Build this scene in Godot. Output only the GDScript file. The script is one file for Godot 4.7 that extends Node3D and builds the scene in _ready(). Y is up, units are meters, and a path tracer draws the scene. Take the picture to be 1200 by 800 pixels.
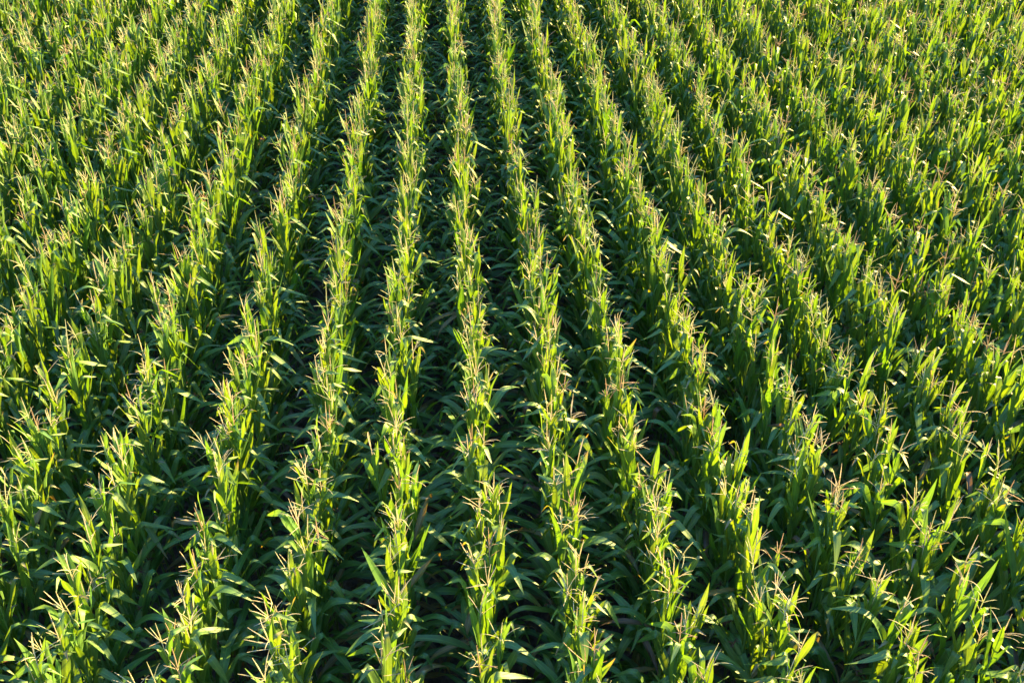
extends Node3D
# A maize field seen from a low drone: rows run away from the camera along -z.

const ROW_GAP := 0.76
const ROW_ZERO := 0.074           # x of the row counted as number 0
const ROW_SHIFT := {-6: -0.137, -5: -0.131, -4: -0.097, -3: 0.051, -2: 0.112, -1: 0.087, 0: 0.062, 1: 0.021, 2: -0.03, 3: -0.042, 4: -0.044, 5: -0.082}   # how far each row is sown off the even spacing
const CAMERA_HEIGHT := 8.40
const NEAREST_AS_THINGS := 300

var rng := RandomNumberGenerator.new()
var leaf_material: StandardMaterial3D
var stalk_material: StandardMaterial3D
var tassel_material: StandardMaterial3D
var husk_material: StandardMaterial3D
var silk_material: StandardMaterial3D
var leaf_library := []            # [rank] -> Array of ArrayMesh
var dry_leaves := []
var stalk_library := []
var tassel_library := []          # dictionaries: mesh, look
var ear_library := []
var silk_library := []
var camera: Camera3D

func _ready():
	rng.seed = 20240611
	# ---- camera
	camera = Camera3D.new()
	camera.name = "camera"
	camera.fov = rad_to_deg(2.0 * atan(400.0 / 1184.0))
	camera.near = 0.1
	camera.far = 900.0
	camera.position = Vector3(0, CAMERA_HEIGHT, 0)
	camera.rotation = Vector3(-deg_to_rad(36.6), -deg_to_rad(3.69), 0)
	add_child(camera)
	camera.current = true
	# ---- sky and exposure
	var sky_look := ProceduralSkyMaterial.new()
	sky_look.sky_top_color = Color(0.28, 0.45, 0.70)
	sky_look.sky_horizon_color = Color(0.74, 0.72, 0.68)
	sky_look.sky_curve = 0.12
	sky_look.ground_bottom_color = Color(0.10, 0.10, 0.06)
	sky_look.ground_horizon_color = Color(0.55, 0.52, 0.44)
	var sky := Sky.new()
	sky.sky_material = sky_look
	var env := Environment.new()
	env.background_mode = Environment.BG_SKY
	env.sky = sky
	env.background_energy_multiplier = 0.55
	env.tonemap_mode = Environment.TONE_MAPPER_LINEAR
	env.tonemap_exposure = 7.8
	env.sdfgi_enabled = true
	env.ssao_enabled = true
	env.ssil_enabled = true
	var world := WorldEnvironment.new()
	world.name = "world"
	world.environment = env
	add_child(world)
	# ---- the low evening sun, ahead of the camera and to its right
	var azimuth := deg_to_rad(52.0)
	var elevation := deg_to_rad(17.0)
	var to_sun := Vector3(sin(azimuth) * cos(elevation), sin(elevation), -cos(azimuth) * cos(elevation))
	var sun := DirectionalLight3D.new()
	sun.name = "sun"
	sun.light_color = Color(1.0, 0.86, 0.56)
	sun.light_energy = 1.6
	sun.light_angular_distance = 0.5
	sun.shadow_enabled = true
	sun.basis = Basis.looking_at(-to_sun)
	add_child(sun)

	make_materials()
	build_ground()
	make_libraries()
	build_field()

# ------------------------------------------------------------------ materials
func noise(frequency: float, seed_value: int, octaves := 3) -> FastNoiseLite:
	var n := FastNoiseLite.new()
	n.seed = seed_value
	n.frequency = frequency
	n.fractal_octaves = octaves
	return n

func make_materials():
	# leaf: fine parallel veins and a pale midrib; the hue comes from the vertex colours
	var w := 128
	var h := 512
	var image := Image.create(w, h, false, Image.FORMAT_RGB8)
	var bumps := Image.create(w, h, false, Image.FORMAT_RGB8)
	var streak := noise(0.11, 5, 3)
	var blotch := noise(0.02, 9, 4)
	for y in h:
		for x in w:
			var u := (x + 0.5) / w * 2.0 - 1.0
			var s := streak.get_noise_2d(x * 3.0, y * 0.06)
			var b := blotch.get_noise_2d(x, y * 0.5)
			var vein := 0.5 + 0.5 * cos(u * 46.0)
			var v := 0.57 + s * 0.13 + b * 0.10 + vein * 0.05
			var rib := exp(-pow(u / 0.095, 2.0))
			var c := Color(v, v, v).lerp(Color(1.0, 0.97, 1.0), rib * 0.85)
			c = Color(clampf(c.r, 0, 1), clampf(c.g, 0, 1), clampf(c.b, 0, 1)).linear_to_srgb()
			image.set_pixel(x, y, c)
			var k := clampf(0.45 + s * 0.25 + vein * 0.2 + rib * 0.25 + b * 0.2, 0, 1)
			bumps.set_pixel(x, y, Color(k, k, k))
	image.generate_mipmaps()
	bumps.bump_map_to_normal_map(3.0)
	leaf_material = StandardMaterial3D.new()
	leaf_material.resource_name = "maize leaf"
	leaf_material.albedo_texture = ImageTexture.create_from_image(image)
	leaf_material.vertex_color_use_as_albedo = true
	leaf_material.normal_enabled = true
	leaf_material.normal_texture = ImageTexture.create_from_image(bumps)
	leaf_material.normal_scale = 0.6
	leaf_material.roughness = 0.52
	leaf_material.metallic_specular = 0.7
	leaf_material.backlight_enabled = true
	leaf_material.backlight = Color(1.0, 0.90, 0.22)
	leaf_material.cull_mode = BaseMaterial3D.CULL_DISABLED
	stalk_material = StandardMaterial3D.new()
	stalk_material.resource_name = "maize stalk"
	stalk_material.vertex_color_use_as_albedo = true
	stalk_material.roughness = 0.5
	tassel_material = StandardMaterial3D.new()
	tassel_material.resource_name = "dry tassel"
	tassel_material.vertex_color_use_as_albedo = true
	tassel_material.roughness = 0.75
	tassel_material.backlight_enabled = true
	tassel_material.backlight = Color(1.0, 0.97, 0.88)
	husk_material = StandardMaterial3D.new()
	husk_material.resource_name = "ear husk"
	husk_material.albedo_color = Color(0.22, 0.34, 0.10).linear_to_srgb()
	husk_material.roughness = 0.6
	silk_material = StandardMaterial3D.new()
	silk_material.resource_name = "ear silk"
	silk_material.albedo_color = Color(0.16, 0.07, 0.035).linear_to_srgb()
	silk_material.roughness = 0.8

func build_ground():
	var ramp := Gradient.new()
	ramp.offsets = PackedFloat32Array([0.0, 0.4, 0.62, 1.0])
	ramp.colors = PackedColorArray([Color(0.045, 0.030, 0.020).linear_to_srgb(), Color(0.085, 0.058, 0.038).linear_to_srgb(), Color(0.12, 0.085, 0.055).linear_to_srgb(), Color(0.20, 0.15, 0.095).linear_to_srgb()])
	var t := NoiseTexture2D.new()
	t.width = 1024
	t.height = 1024
	t.seamless = true
	t.noise = noise(0.012, 31, 6)
	t.color_ramp = ramp
	var nt := NoiseTexture2D.new()
	nt.width = 1024
	nt.height = 1024
	nt.seamless = true
	nt.noise = noise(0.02, 77, 6)
	nt.as_normal_map = true
	nt.bump_strength = 12.0
	var m := StandardMaterial3D.new()
	m.resource_name = "field soil"
	m.albedo_texture = t
	m.normal_enabled = true
	m.normal_texture = nt
	m.roughness = 0.95
	m.uv1_triplanar = true
	m.uv1_world_triplanar = true
	m.uv1_scale = Vector3(0.55, 0.55, 0.55)
	var st := SurfaceTool.new()
	st.begin(Mesh.PRIMITIVE_TRIANGLES)
	# a sheet with soft clods near the rows, flat out to the horizon
	var relief := noise(1.3, 12, 4)
	var xs := [-400.0, -90.0]
	var x := -24.0
	while x <= 24.0:
		xs.append(x)
		x += 0.25
	xs.append_array([90.0, 400.0])
	var zs := [400.0, 60.0]
	var z := 2.0
	while z >= -34.0:
		zs.append(z)
		z -= 0.25
	zs.append_array([-110.0, -500.0])
	for zz in zs:
		for xx in xs:
			var inner: bool = absf(xx) <= 24.0 and zz <= 2.0 and zz >= -34.0
			var y := (relief.get_noise_2d(xx, zz) * 0.035 - 0.02) if inner else 0.0
			st.set_uv(Vector2(xx, zz))
			st.add_vertex(Vector3(xx, y, zz))
	for j in zs.size() - 1:
		for i in xs.size() - 1:
			var a: int = j * xs.size() + i
			var b: int = a + xs.size()
			for q in [a, b, a + 1, a + 1, b, b + 1]:
				st.add_index(q)
	st.generate_normals()
	var g := MeshInstance3D.new()
	g.name = "ground"
	g.mesh = st.commit()
	g.material_override = m
	g.set_meta("kind", "structure")
	g.set_meta("label", "dark bare soil between the maize rows")
	g.set_meta("category", "soil")
	add_child(g)

# ------------------------------------------------------------------ shapes
func smooth(a: float, b: float, x: float) -> float:
	var t := clampf((x - a) / (b - a), 0.0, 1.0)
	return t * t * (3.0 - 2.0 * t)

# One maize blade rising from the stalk, out along +x.
func make_leaf(length: float, width: float, lift: float, style: int, color: Color, tip_color: Color) -> ArrayMesh:
	var n := 18
	var st := SurfaceTool.new()
	st.begin(Mesh.PRIMITIVE_TRIANGLES)
	var kink := rng.randf_range(0.50, 0.82)
	var drop := deg_to_rad(rng.randf_range(90, 140))
	var sharp := rng.randf_range(0.03, 0.07)
	var arch := deg_to_rad(rng.randf_range(85, 145))
	var stiff := deg_to_rad(rng.randf_range(0, 14))
	var wander := deg_to_rad(rng.randf_range(-35, 35))
	var twist := deg_to_rad(rng.randf_range(-75, 75))
	var twist_at := rng.randf_range(0.25, 0.6)
	var fold := deg_to_rad(rng.randf_range(22, 42))
	var ripple := rng.randf_range(0.004, 0.013)
	var waves := rng.randf_range(9, 17)
	var pa := rng.randf() * TAU
	var pb := rng.randf() * TAU
	var p := Vector3(0.006, 0, 0)
	var ds := length / n
	for i in n + 1:
		var s := float(i) / n
		var phi := lift
		match style:
			0: phi += stiff * s * s + deg_to_rad(6) * sin(s * 5.0 + pa)          # upright lance
			1: phi += stiff * s + drop * smooth(kink - sharp, kink + sharp, s)   # snapped over
			2: phi += arch * pow(s, 1.5)                                         # long arch
			_: phi += arch * 0.6 * s + drop * 0.5 * smooth(kink - 0.12, kink + 0.12, s)
		phi = minf(phi, deg_to_rad(168))
		var beta := wander * s * s
		var d := Vector3(sin(phi) * cos(beta), cos(phi), sin(phi) * sin(beta))
		var side := Vector3(-sin(beta), 0, cos(beta))
		var up := side.cross(d).normalized()
		if up.dot(Vector3(-cos(phi), sin(phi), 0)) < 0:
			up = -up
		var tw := twist * smooth(twist_at, 1.0, s) * (0.4 if style == 0 else 1.0)
		side = side.rotated(d, tw)
		up = up.rotated(d, tw)
		var shape := lerpf(0.30, 1.0, smooth(0.0, 0.30, s)) * (1.0 - pow(s, 2.8))
		var half := maxf(width * 0.5 * shape, 0.0012)
		var v := lerpf(fold * 1.5, fold * 0.35, smooth(0.0, 0.7, s))
		var c := color.lerp(tip_color, smooth(0.72, 0.98, s))
		for k in 5:
			var u := (k - 2) * 0.5
			var wave := sin(s * waves + (pa if k < 2 else pb)) * ripple * absf(u) * absf(u) * smooth(0.05, 0.3, s) * (1.0 - s * 0.7)
			var q := p + side * (u * half * cos(v)) + up * (absf(u) * half * sin(v) + wave)
			st.set_color(c * rng.randf_range(0.93, 1.07))
			st.set_uv(Vector2(u * 0.5 + 0.5, s))
			st.add_vertex(q)
		p += d * ds
	for i in n:
		for k in 4:
			var a := i * 5 + k
			var b := a + 5
			for q in [a, b, a + 1, a + 1, b, b + 1]:
				st.add_index(q)
	st.generate_normals()
	st.generate_tangents()
	var mesh := st.commit()
	mesh.surface_set_material(0, leaf_material)
	return mesh

func add_tube(st: SurfaceTool, points: Array, radii: Array, sides: int, colors: Array, first: int) -> int:
	var n := points.size()
	for i in n:
		var d: Vector3 = (points[mini(i + 1, n - 1)] - points[maxi(i - 1, 0)]).normalized()
		var a := d.cross(Vector3(0.31, 0.12, 0.94)).normalized()
		var b := d.cross(a)
		for k in sides:
			var t := TAU * k / sides
			var o := a * cos(t) + b * sin(t)
			st.set_color(colors[i])
			st.set_normal(o)
			st.set_uv(Vector2(float(k) / sides, float(i) / n))
			st.add_vertex(points[i] + o * radii[i])
	for i in n - 1:
		for k in sides:
			var a := first + i * sides + k
			var b := first + i * sides + (k + 1) % sides
			for q in [a, a + sides, b, b, a + sides, b + sides]:
				st.add_index(q)
	return first + n * sides

func make_stalk() -> ArrayMesh:
	# 1 m high; things scale it along y
	var st := SurfaceTool.new()
	st.begin(Mesh.PRIMITIVE_TRIANGLES)
	var points := []
	var radii := []
	var colors := []
	var low := Color(0.17, 0.24, 0.07)
	var high := Color(0.16, 0.30, 0.06)
	for i in 29:
		var s := i / 28.0
		points.append(Vector3(sin(s * 9.0 + rng.randf()) * 0.002, s * 1.03 - 0.03, cos(s * 7.0) * 0.002))
		radii.append(lerpf(0.0135, 0.0050, pow(s, 0.8)) * (1.22 if i % 2 == 0 else 1.0))
		colors.append(low.lerp(high, s) * rng.randf_range(0.85, 1.1))
	add_tube(st, points, radii, 7, colors, 0)
	var mesh := st.commit()
	mesh.surface_set_material(0, stalk_material)
	return mesh

func make_tassel(look: int) -> ArrayMesh:
	var tones := [Color(0.76, 0.72, 0.50), Color(0.62, 0.50, 0.33), Color(0.66, 0.68, 0.42)]
	var tone: Color = tones[look]
	var st := SurfaceTool.new()
	st.begin(Mesh.PRIMITIVE_TRIANGLES)
	var count := 0
	var lean := rng.randf_range(0.0, 0.22)
	var way := rng.randf() * TAU
	var tall := rng.randf_range(0.37, 0.50)
	var tilt := Vector3(cos(way), 0, sin(way)) * lean
	var points := []
	var radii := []
	var colors := []
	for i in 9:
		var s := i / 8.0
		points.append(Vector3(0, s * tall, 0) + tilt * (s * s * tall))
		radii.append((0.0033 if s < 0.35 else (0.0042 if i % 2 == 0 else 0.0030)) * (1.0 if i < 8 else 0.35))
		colors.append((Color(0.25, 0.32, 0.08).lerp(tone, smooth(0.15, 0.45, s))) * rng.randf_range(0.85, 1.1))
	count = add_tube(st, points, radii, 5, colors, count)
	var branches := rng.randi_range(4, 9)
	for b in branches:
		var h := lerpf(0.32, 0.6, rng.randf()) * tall
		var yaw := rng.randf() * TAU
		var open := deg_to_rad(rng.randf_range(18, 75))
		var sag := deg_to_rad(rng.randf_range(0, 60))
		var reach := rng.randf_range(0.10, 0.21)
		var p := Vector3(0, h, 0) + tilt * (h * h / tall)
		points = []
		radii = []
		colors = []
		var tint := tone * rng.randf_range(0.85, 1.15)
		for i in 7:
			var s := i / 6.0
			points.append(p)
			radii.append(0.0024 if i == 0 else (0.0012 if i == 6 else (0.0030 if i % 2 == 0 else 0.0021)))
			colors.append(tint * rng.randf_range(0.88, 1.1))
			var a := open + sag * s * s
			p += Vector3(sin(a) * cos(yaw + s * 0.3), cos(a), sin(a) * sin(yaw + s * 0.3)) * (reach / 6.0)
		count = add_tube(st, points, radii, 4, colors, count)
	var mesh := st.commit()
	mesh.surface_set_material(0, tassel_material)
	return mesh

func make_ear() -> ArrayMesh:
	var st := SurfaceTool.new()
	st.begin(Mesh.PRIMITIVE_TRIANGLES)
	var points := []
	var radii := []
	var colors := []
	var bow := rng.randf_range(-0.02, 0.02)
	for i in 10:
		var s := i / 9.0
		points.append(Vector3(0.006 + s * s * 0.02, s * 0.23, bow * s * s))
		radii.append(0.007 + 0.021 * pow(sin(PI * clampf(s * 0.82 + 0.08, 0, 1)), 0.8))
		colors.append(Color.WHITE)
	add_tube(st, points, radii, 8, colors, 0)
	var mesh := st.commit()
	mesh.surface_set_material(0, husk_material)
	return mesh

func make_silk() -> ArrayMesh:
	var st := SurfaceTool.new()
	st.begin(Mesh.PRIMITIVE_TRIANGLES)
	var count := 0
	for b in 12:
		var yaw := rng.randf() * TAU
		var p := Vector3(0.024, 0.222, 0)
		var points := []
		var radii := []
		var colors := []
		for i in 5:
			var s := i / 4.0
			points.append(p)
			radii.append(lerpf(0.0035, 0.0016, s))
			colors.append(Color.WHITE)
			var a := 0.4 + s * 1.9
			p += Vector3(sin(a) * cos(yaw), cos(a), sin(a) * sin(yaw)) * 0.017
		count = add_tube(st, points, radii, 3, colors, count)
	var mesh := st.commit()
	mesh.surface_set_material(0, silk_material)
	return mesh

func make_libraries():
	# ranks from the ground up: 0 low, 1 middle, 2 upper, 3 flag leaves
	var lengths := [0.62, 0.84, 0.62, 0.45]
	var widths := [0.072, 0.088, 0.084, 0.062]
	var lifts := [46.0, 24.0, 11.0, 8.0]
	for rank in 4:
		var list := []
		for i in 22:
			var pick := rng.randf()
			var style := 0
			match rank:
				0: style = 2 if pick < 0.5 else 3
				1: style = 2 if pick < 0.35 else (3 if pick < 0.7 else 1)
				2: style = 0 if pick < 0.36 else (1 if pick < 0.94 else 3)
				3: style = 0 if pick < 0.45 else (1 if pick < 0.95 else 3)
			var tone := Color(0.225, 0.475, 0.080) * rng.randf_range(0.85, 1.15)
			tone.r *= rng.randf_range(0.82, 1.15)
			tone.b *= rng.randf_range(0.8, 1.25)
			var tip := tone
			if rng.randf() < 0.16:
				tip = Color(0.50, 0.42, 0.20)
			list.append(make_leaf(lengths[rank] * rng.randf_range(0.85, 1.15), widths[rank] * rng.randf_range(0.85, 1.15), deg_to_rad(lifts[rank] + rng.randf_range(-7, 7)), style, tone, tip))
		leaf_library.append(list)
	for i in 5:
		dry_leaves.append(make_leaf(0.6, 0.07, deg_to_rad(60), 2 if i % 2 == 0 else 1, Color(0.50, 0.40, 0.11) if i < 3 else Color(0.34, 0.23, 0.11), Color(0.36, 0.24, 0.12)))
	for i in 5:
		stalk_library.append(make_stalk())
	for i in 15:
		tassel_library.append({"mesh": make_tassel([0, 2, 0, 0, 1, 0, 2][i % 7]), "look": [0, 2, 0, 0, 1, 0, 2][i % 7]})
	for i in 3:
		ear_library.append(make_ear())
		silk_library.append(make_silk())

# ------------------------------------------------------------------ a plant as a list of pieces
func plan_plant() -> Dictionary:
	var tall := rng.randf_range(1.99, 2.21)
	if rng.randf() < 0.07:
		tall -= rng.randf_range(0.12, 0.35)
	var pieces := []
	pieces.append({"name": "stalk", "mesh": stalk_library[rng.randi() % stalk_library.size()], "at": Transform3D(Basis.from_scale(Vector3(1, tall, 1)), Vector3.ZERO)})
	var plane := (PI * 0.0 + rng.randfn(0.0, 0.55)) if rng.randf() < 0.75 else rng.randf() * TAU
	var leaves := rng.randi_range(15, 17)
	for i in leaves:
		var t := float(i) / (leaves - 1)
		var h := tall * lerpf(0.16, 0.985, pow(t, 0.94))
		var rank := 0 if t < 0.2 else (1 if t < 0.50 else (2 if t < 0.87 else 3))
		var mesh: ArrayMesh = leaf_library[rank][rng.randi() % leaf_library[rank].size()]
		if (t < 0.12 and rng.randf() < 0.5) or (t < 0.6 and rng.randf() < 0.04) or (t < 0.85 and rng.randf() < 0.012):
			mesh = dry_leaves[rng.randi() % dry_leaves.size()]
		var yaw := plane + (PI if i % 2 == 1 else 0.0) + rng.randfn(0.0, 0.30 if rank < 2 else 0.85)
		var size := rng.randf_range(0.9, 1.1)
		var b := Basis(Vector3.UP, yaw).scaled(Vector3(size, size, size))
		pieces.append({"name": "leaf", "mesh": mesh, "at": Transform3D(b, Vector3(0, h, 0))})
	var tassel = tassel_library[rng.randi() % tassel_library.size()]
	pieces.append({"name": "tassel", "mesh": tassel.mesh, "at": Transform3D(Basis(Vector3.UP, rng.randf() * TAU), Vector3(0, tall - 0.02, 0))})
	if rng.randf() < 0.85:
		var e := rng.randi() % ear_library.size()
		var turn := plane + (PI if rng.randf() < 0.5 else 0.0) + rng.randfn(0, 0.3)
		var lean := Basis(Vector3.UP, turn) * Basis(Vector3.FORWARD, rng.randf_range(0.2, 0.5))
		pieces.append({"name": "ear", "mesh": ear_library[e], "silk": silk_library[e], "at": Transform3D(lean, Vector3(0, tall * rng.randf_range(0.46, 0.56), 0))})
	return {"pieces": pieces, "tall": tall, "look": tassel.look}

func merge_plant(plan: Dictionary) -> ArrayMesh:
	var tools := {}
	for piece in plan.pieces:
		var jobs := [piece.mesh]
		if piece.has("silk"):
			jobs.append(piece.silk)
		for mesh in jobs:
			var m: Material = mesh.surface_get_material(0)
			if not tools.has(m):
				var fresh := SurfaceTool.new()
				fresh.begin(Mesh.PRIMITIVE_TRIANGLES)
				tools[m] = fresh
			tools[m].append_from(mesh, 0, piece.at)
	var out := ArrayMesh.new()
	for m in tools:
		tools[m].commit(out)
		out.surface_set_material(out.get_surface_count() - 1, m)
	return out

# ------------------------------------------------------------------ the field
func seen_at(p: Vector3) -> Vector2:
	# place of a point in the frame, 0..1 both ways; used only to rank plants by how near the camera shows them
	var q: Vector3 = camera.transform.affine_inverse() * p
	var f := 1.0 / tan(deg_to_rad(camera.fov) * 0.5)
	return Vector2(0.5 + 0.5 * q.x / -q.z * f / 1.5, 0.5 - 0.5 * q.y / -q.z * f)

func build_field():
	var places := []
	for row in range(-28, 32):
		var x0: float = ROW_ZERO + row * ROW_GAP + ROW_SHIFT[clampi(row, -6, 5)]
		var drift := noise(0.12, 400 + row, 2)
		var z := -1.6 - rng.randf() * 0.2
		while z > -31.0:
			var x := x0 + drift.get_noise_1d(z) * 0.04 + rng.randfn(0, 0.010)
			if absf(x) < 6.0 + 0.52 * -z:
				places.append({"row": row, "at": Vector3(x, 0, z)})
			z -= clampf(rng.randfn(0.142, 0.030), 0.08, 0.26)
			if rng.randf() < 0.02:
				z -= 0.15
	var in_view := []
	for place in places:
		var v := seen_at(place.at + Vector3(0, 2.2, 0))
		place.near = camera.position.distance_to(place.at + Vector3(0, 2.2, 0))
		place.in_view = v.x > 0.005 and v.x < 0.995 and v.y > 0.02 and v.y < 0.995
		if place.in_view:
			in_view.append(place)
	in_view.sort_custom(func(a, b): return a.near < b.near)
	for i in mini(NEAREST_AS_THINGS, in_view.size()):
		in_view[i].alone = true
	build_single_plants(in_view.slice(0, NEAREST_AS_THINGS))
	build_rest(places)
	print("plants ", places.size(), " in view ", in_view.size())

func ordinal(n: int) -> String:
	var small := ["zeroth", "first", "second", "third", "fourth", "fifth", "sixth", "seventh", "eighth", "ninth", "tenth", "eleventh", "twelfth", "thirteenth", "fourteenth", "fifteenth", "sixteenth", "seventeenth", "eighteenth", "nineteenth", "twentieth"]
	if n <= 20:
		return small[n]
	if n < 30:
		return "twenty-" + small[n - 20]
	if n == 30:
		return "thirtieth"
	if n < 40:
		return "thirty-" + small[n - 30]
	return "fortieth" if n == 40 else "forty-" + small[n - 40]

func lean_of(r: RandomNumberGenerator) -> Basis:
	return Basis(Vector3.RIGHT, r.randfn(0, 0.035)) * Basis(Vector3.BACK, r.randfn(0, 0.03))

func build_single_plants(chosen: Array):
	var rows := {}
	for place in chosen:
		if not rows.has(place.row):
			rows[place.row] = []
		rows[place.row].append(place)
	var keys := rows.keys()
	keys.sort()
	var number := 0
	var left_rows := 0      # rows that enter over the left edge, counted from the bottom up
	for key in keys:
		var nearest: Dictionary = rows[key].reduce(func(a, b): return a if a.at.z > b.at.z else b)
		var v := seen_at(nearest.at + Vector3(0, 2.2, 0))
		if v.y < 0.93 and v.x < 0.5:
			left_rows += 1
	var counts := {"along the bottom edge": 0, "starting on the left edge": 0, "starting on the right edge": 0}
	for row_index in keys.size():
		var list: Array = rows[keys[row_index]]
		list.sort_custom(func(a, b): return a.at.z > b.at.z)
		var first := seen_at(list[0].at + Vector3(0, 2.2, 0))
		var start := "along the bottom edge"
		if first.y < 0.93:
			start = "starting on the left edge" if first.x < 0.5 else "starting on the right edge"
		counts[start] += 1
		for i in list.size():
			var plan := plan_plant()
			var t := Node3D.new()
			t.name = "corn_plant" if number == 0 else "corn_plant_%03d" % number
			add_child(t)
			number += 1
			t.position = list[i].at
			t.basis = lean_of(rng)
			for piece in plan.pieces:
				var o := MeshInstance3D.new()
				o.name = piece.name
				o.mesh = piece.mesh
				o.transform = piece.at
				t.add_child(o, true)
				if piece.has("silk"):
					var s := MeshInstance3D.new()
					s.name = "silk"
					s.mesh = piece.silk
					o.add_child(s, true)
			var size := "tall " if plan.tall > 2.14 else ("short " if plan.tall < 2.03 else "")
			var top: String = ["straw tassel", "reddish tassel", "greenish tassel"][plan.look]
			t.set_meta("label", "%scorn plant with %s, %s up the %s row %s" % [size, top, ordinal(i + 1), ordinal(counts[start] if start != "starting on the left edge" else left_rows - counts[start] + 1), start])
			t.set_meta("category", "corn plant")
			t.set_meta("group", "corn plants in the nearest rows")

func build_rest(places: Array):
	var kinds := 40
	var sets := []
	for k in kinds:
		sets.append([])
	for place in places:
		if not place.has("alone"):
			sets[rng.randi() % kinds].append(place)
	var field := Node3D.new()
	field.name = "corn_crop"
	field.set_meta("label", "rest of the maize crop running back in straight rows")
	field.set_meta("category", "crop")
	field.set_meta("kind", "stuff")
	add_child(field)
	for k in kinds:
		var mm := MultiMesh.new()
		mm.transform_format = MultiMesh.TRANSFORM_3D
		mm.use_colors = true
		mm.mesh = merge_plant(plan_plant())
		mm.instance_count = sets[k].size()
		for i in sets[k].size():
			var size := rng.randf_range(0.93, 1.07)
			var turn := rng.randfn(0, 0.25) + (PI if rng.randf() < 0.5 else 0.0)
			var b := lean_of(rng) * Basis(Vector3.UP, turn).scaled(Vector3(size, size, size))
			mm.set_instance_transform(i, Transform3D(b, sets[k][i].at))
			var tint := rng.randf_range(0.86, 1.0)
			mm.set_instance_color(i, Color(tint * rng.randf_range(0.94, 1.0), tint, tint * rng.randf_range(0.9, 1.0)))
		var node := MultiMeshInstance3D.new()
		node.name = "plants" if k == 0 else "plants_%03d" % k
		node.multimesh = mm
		node.set_meta("kind", "stuff")
		field.add_child(node)
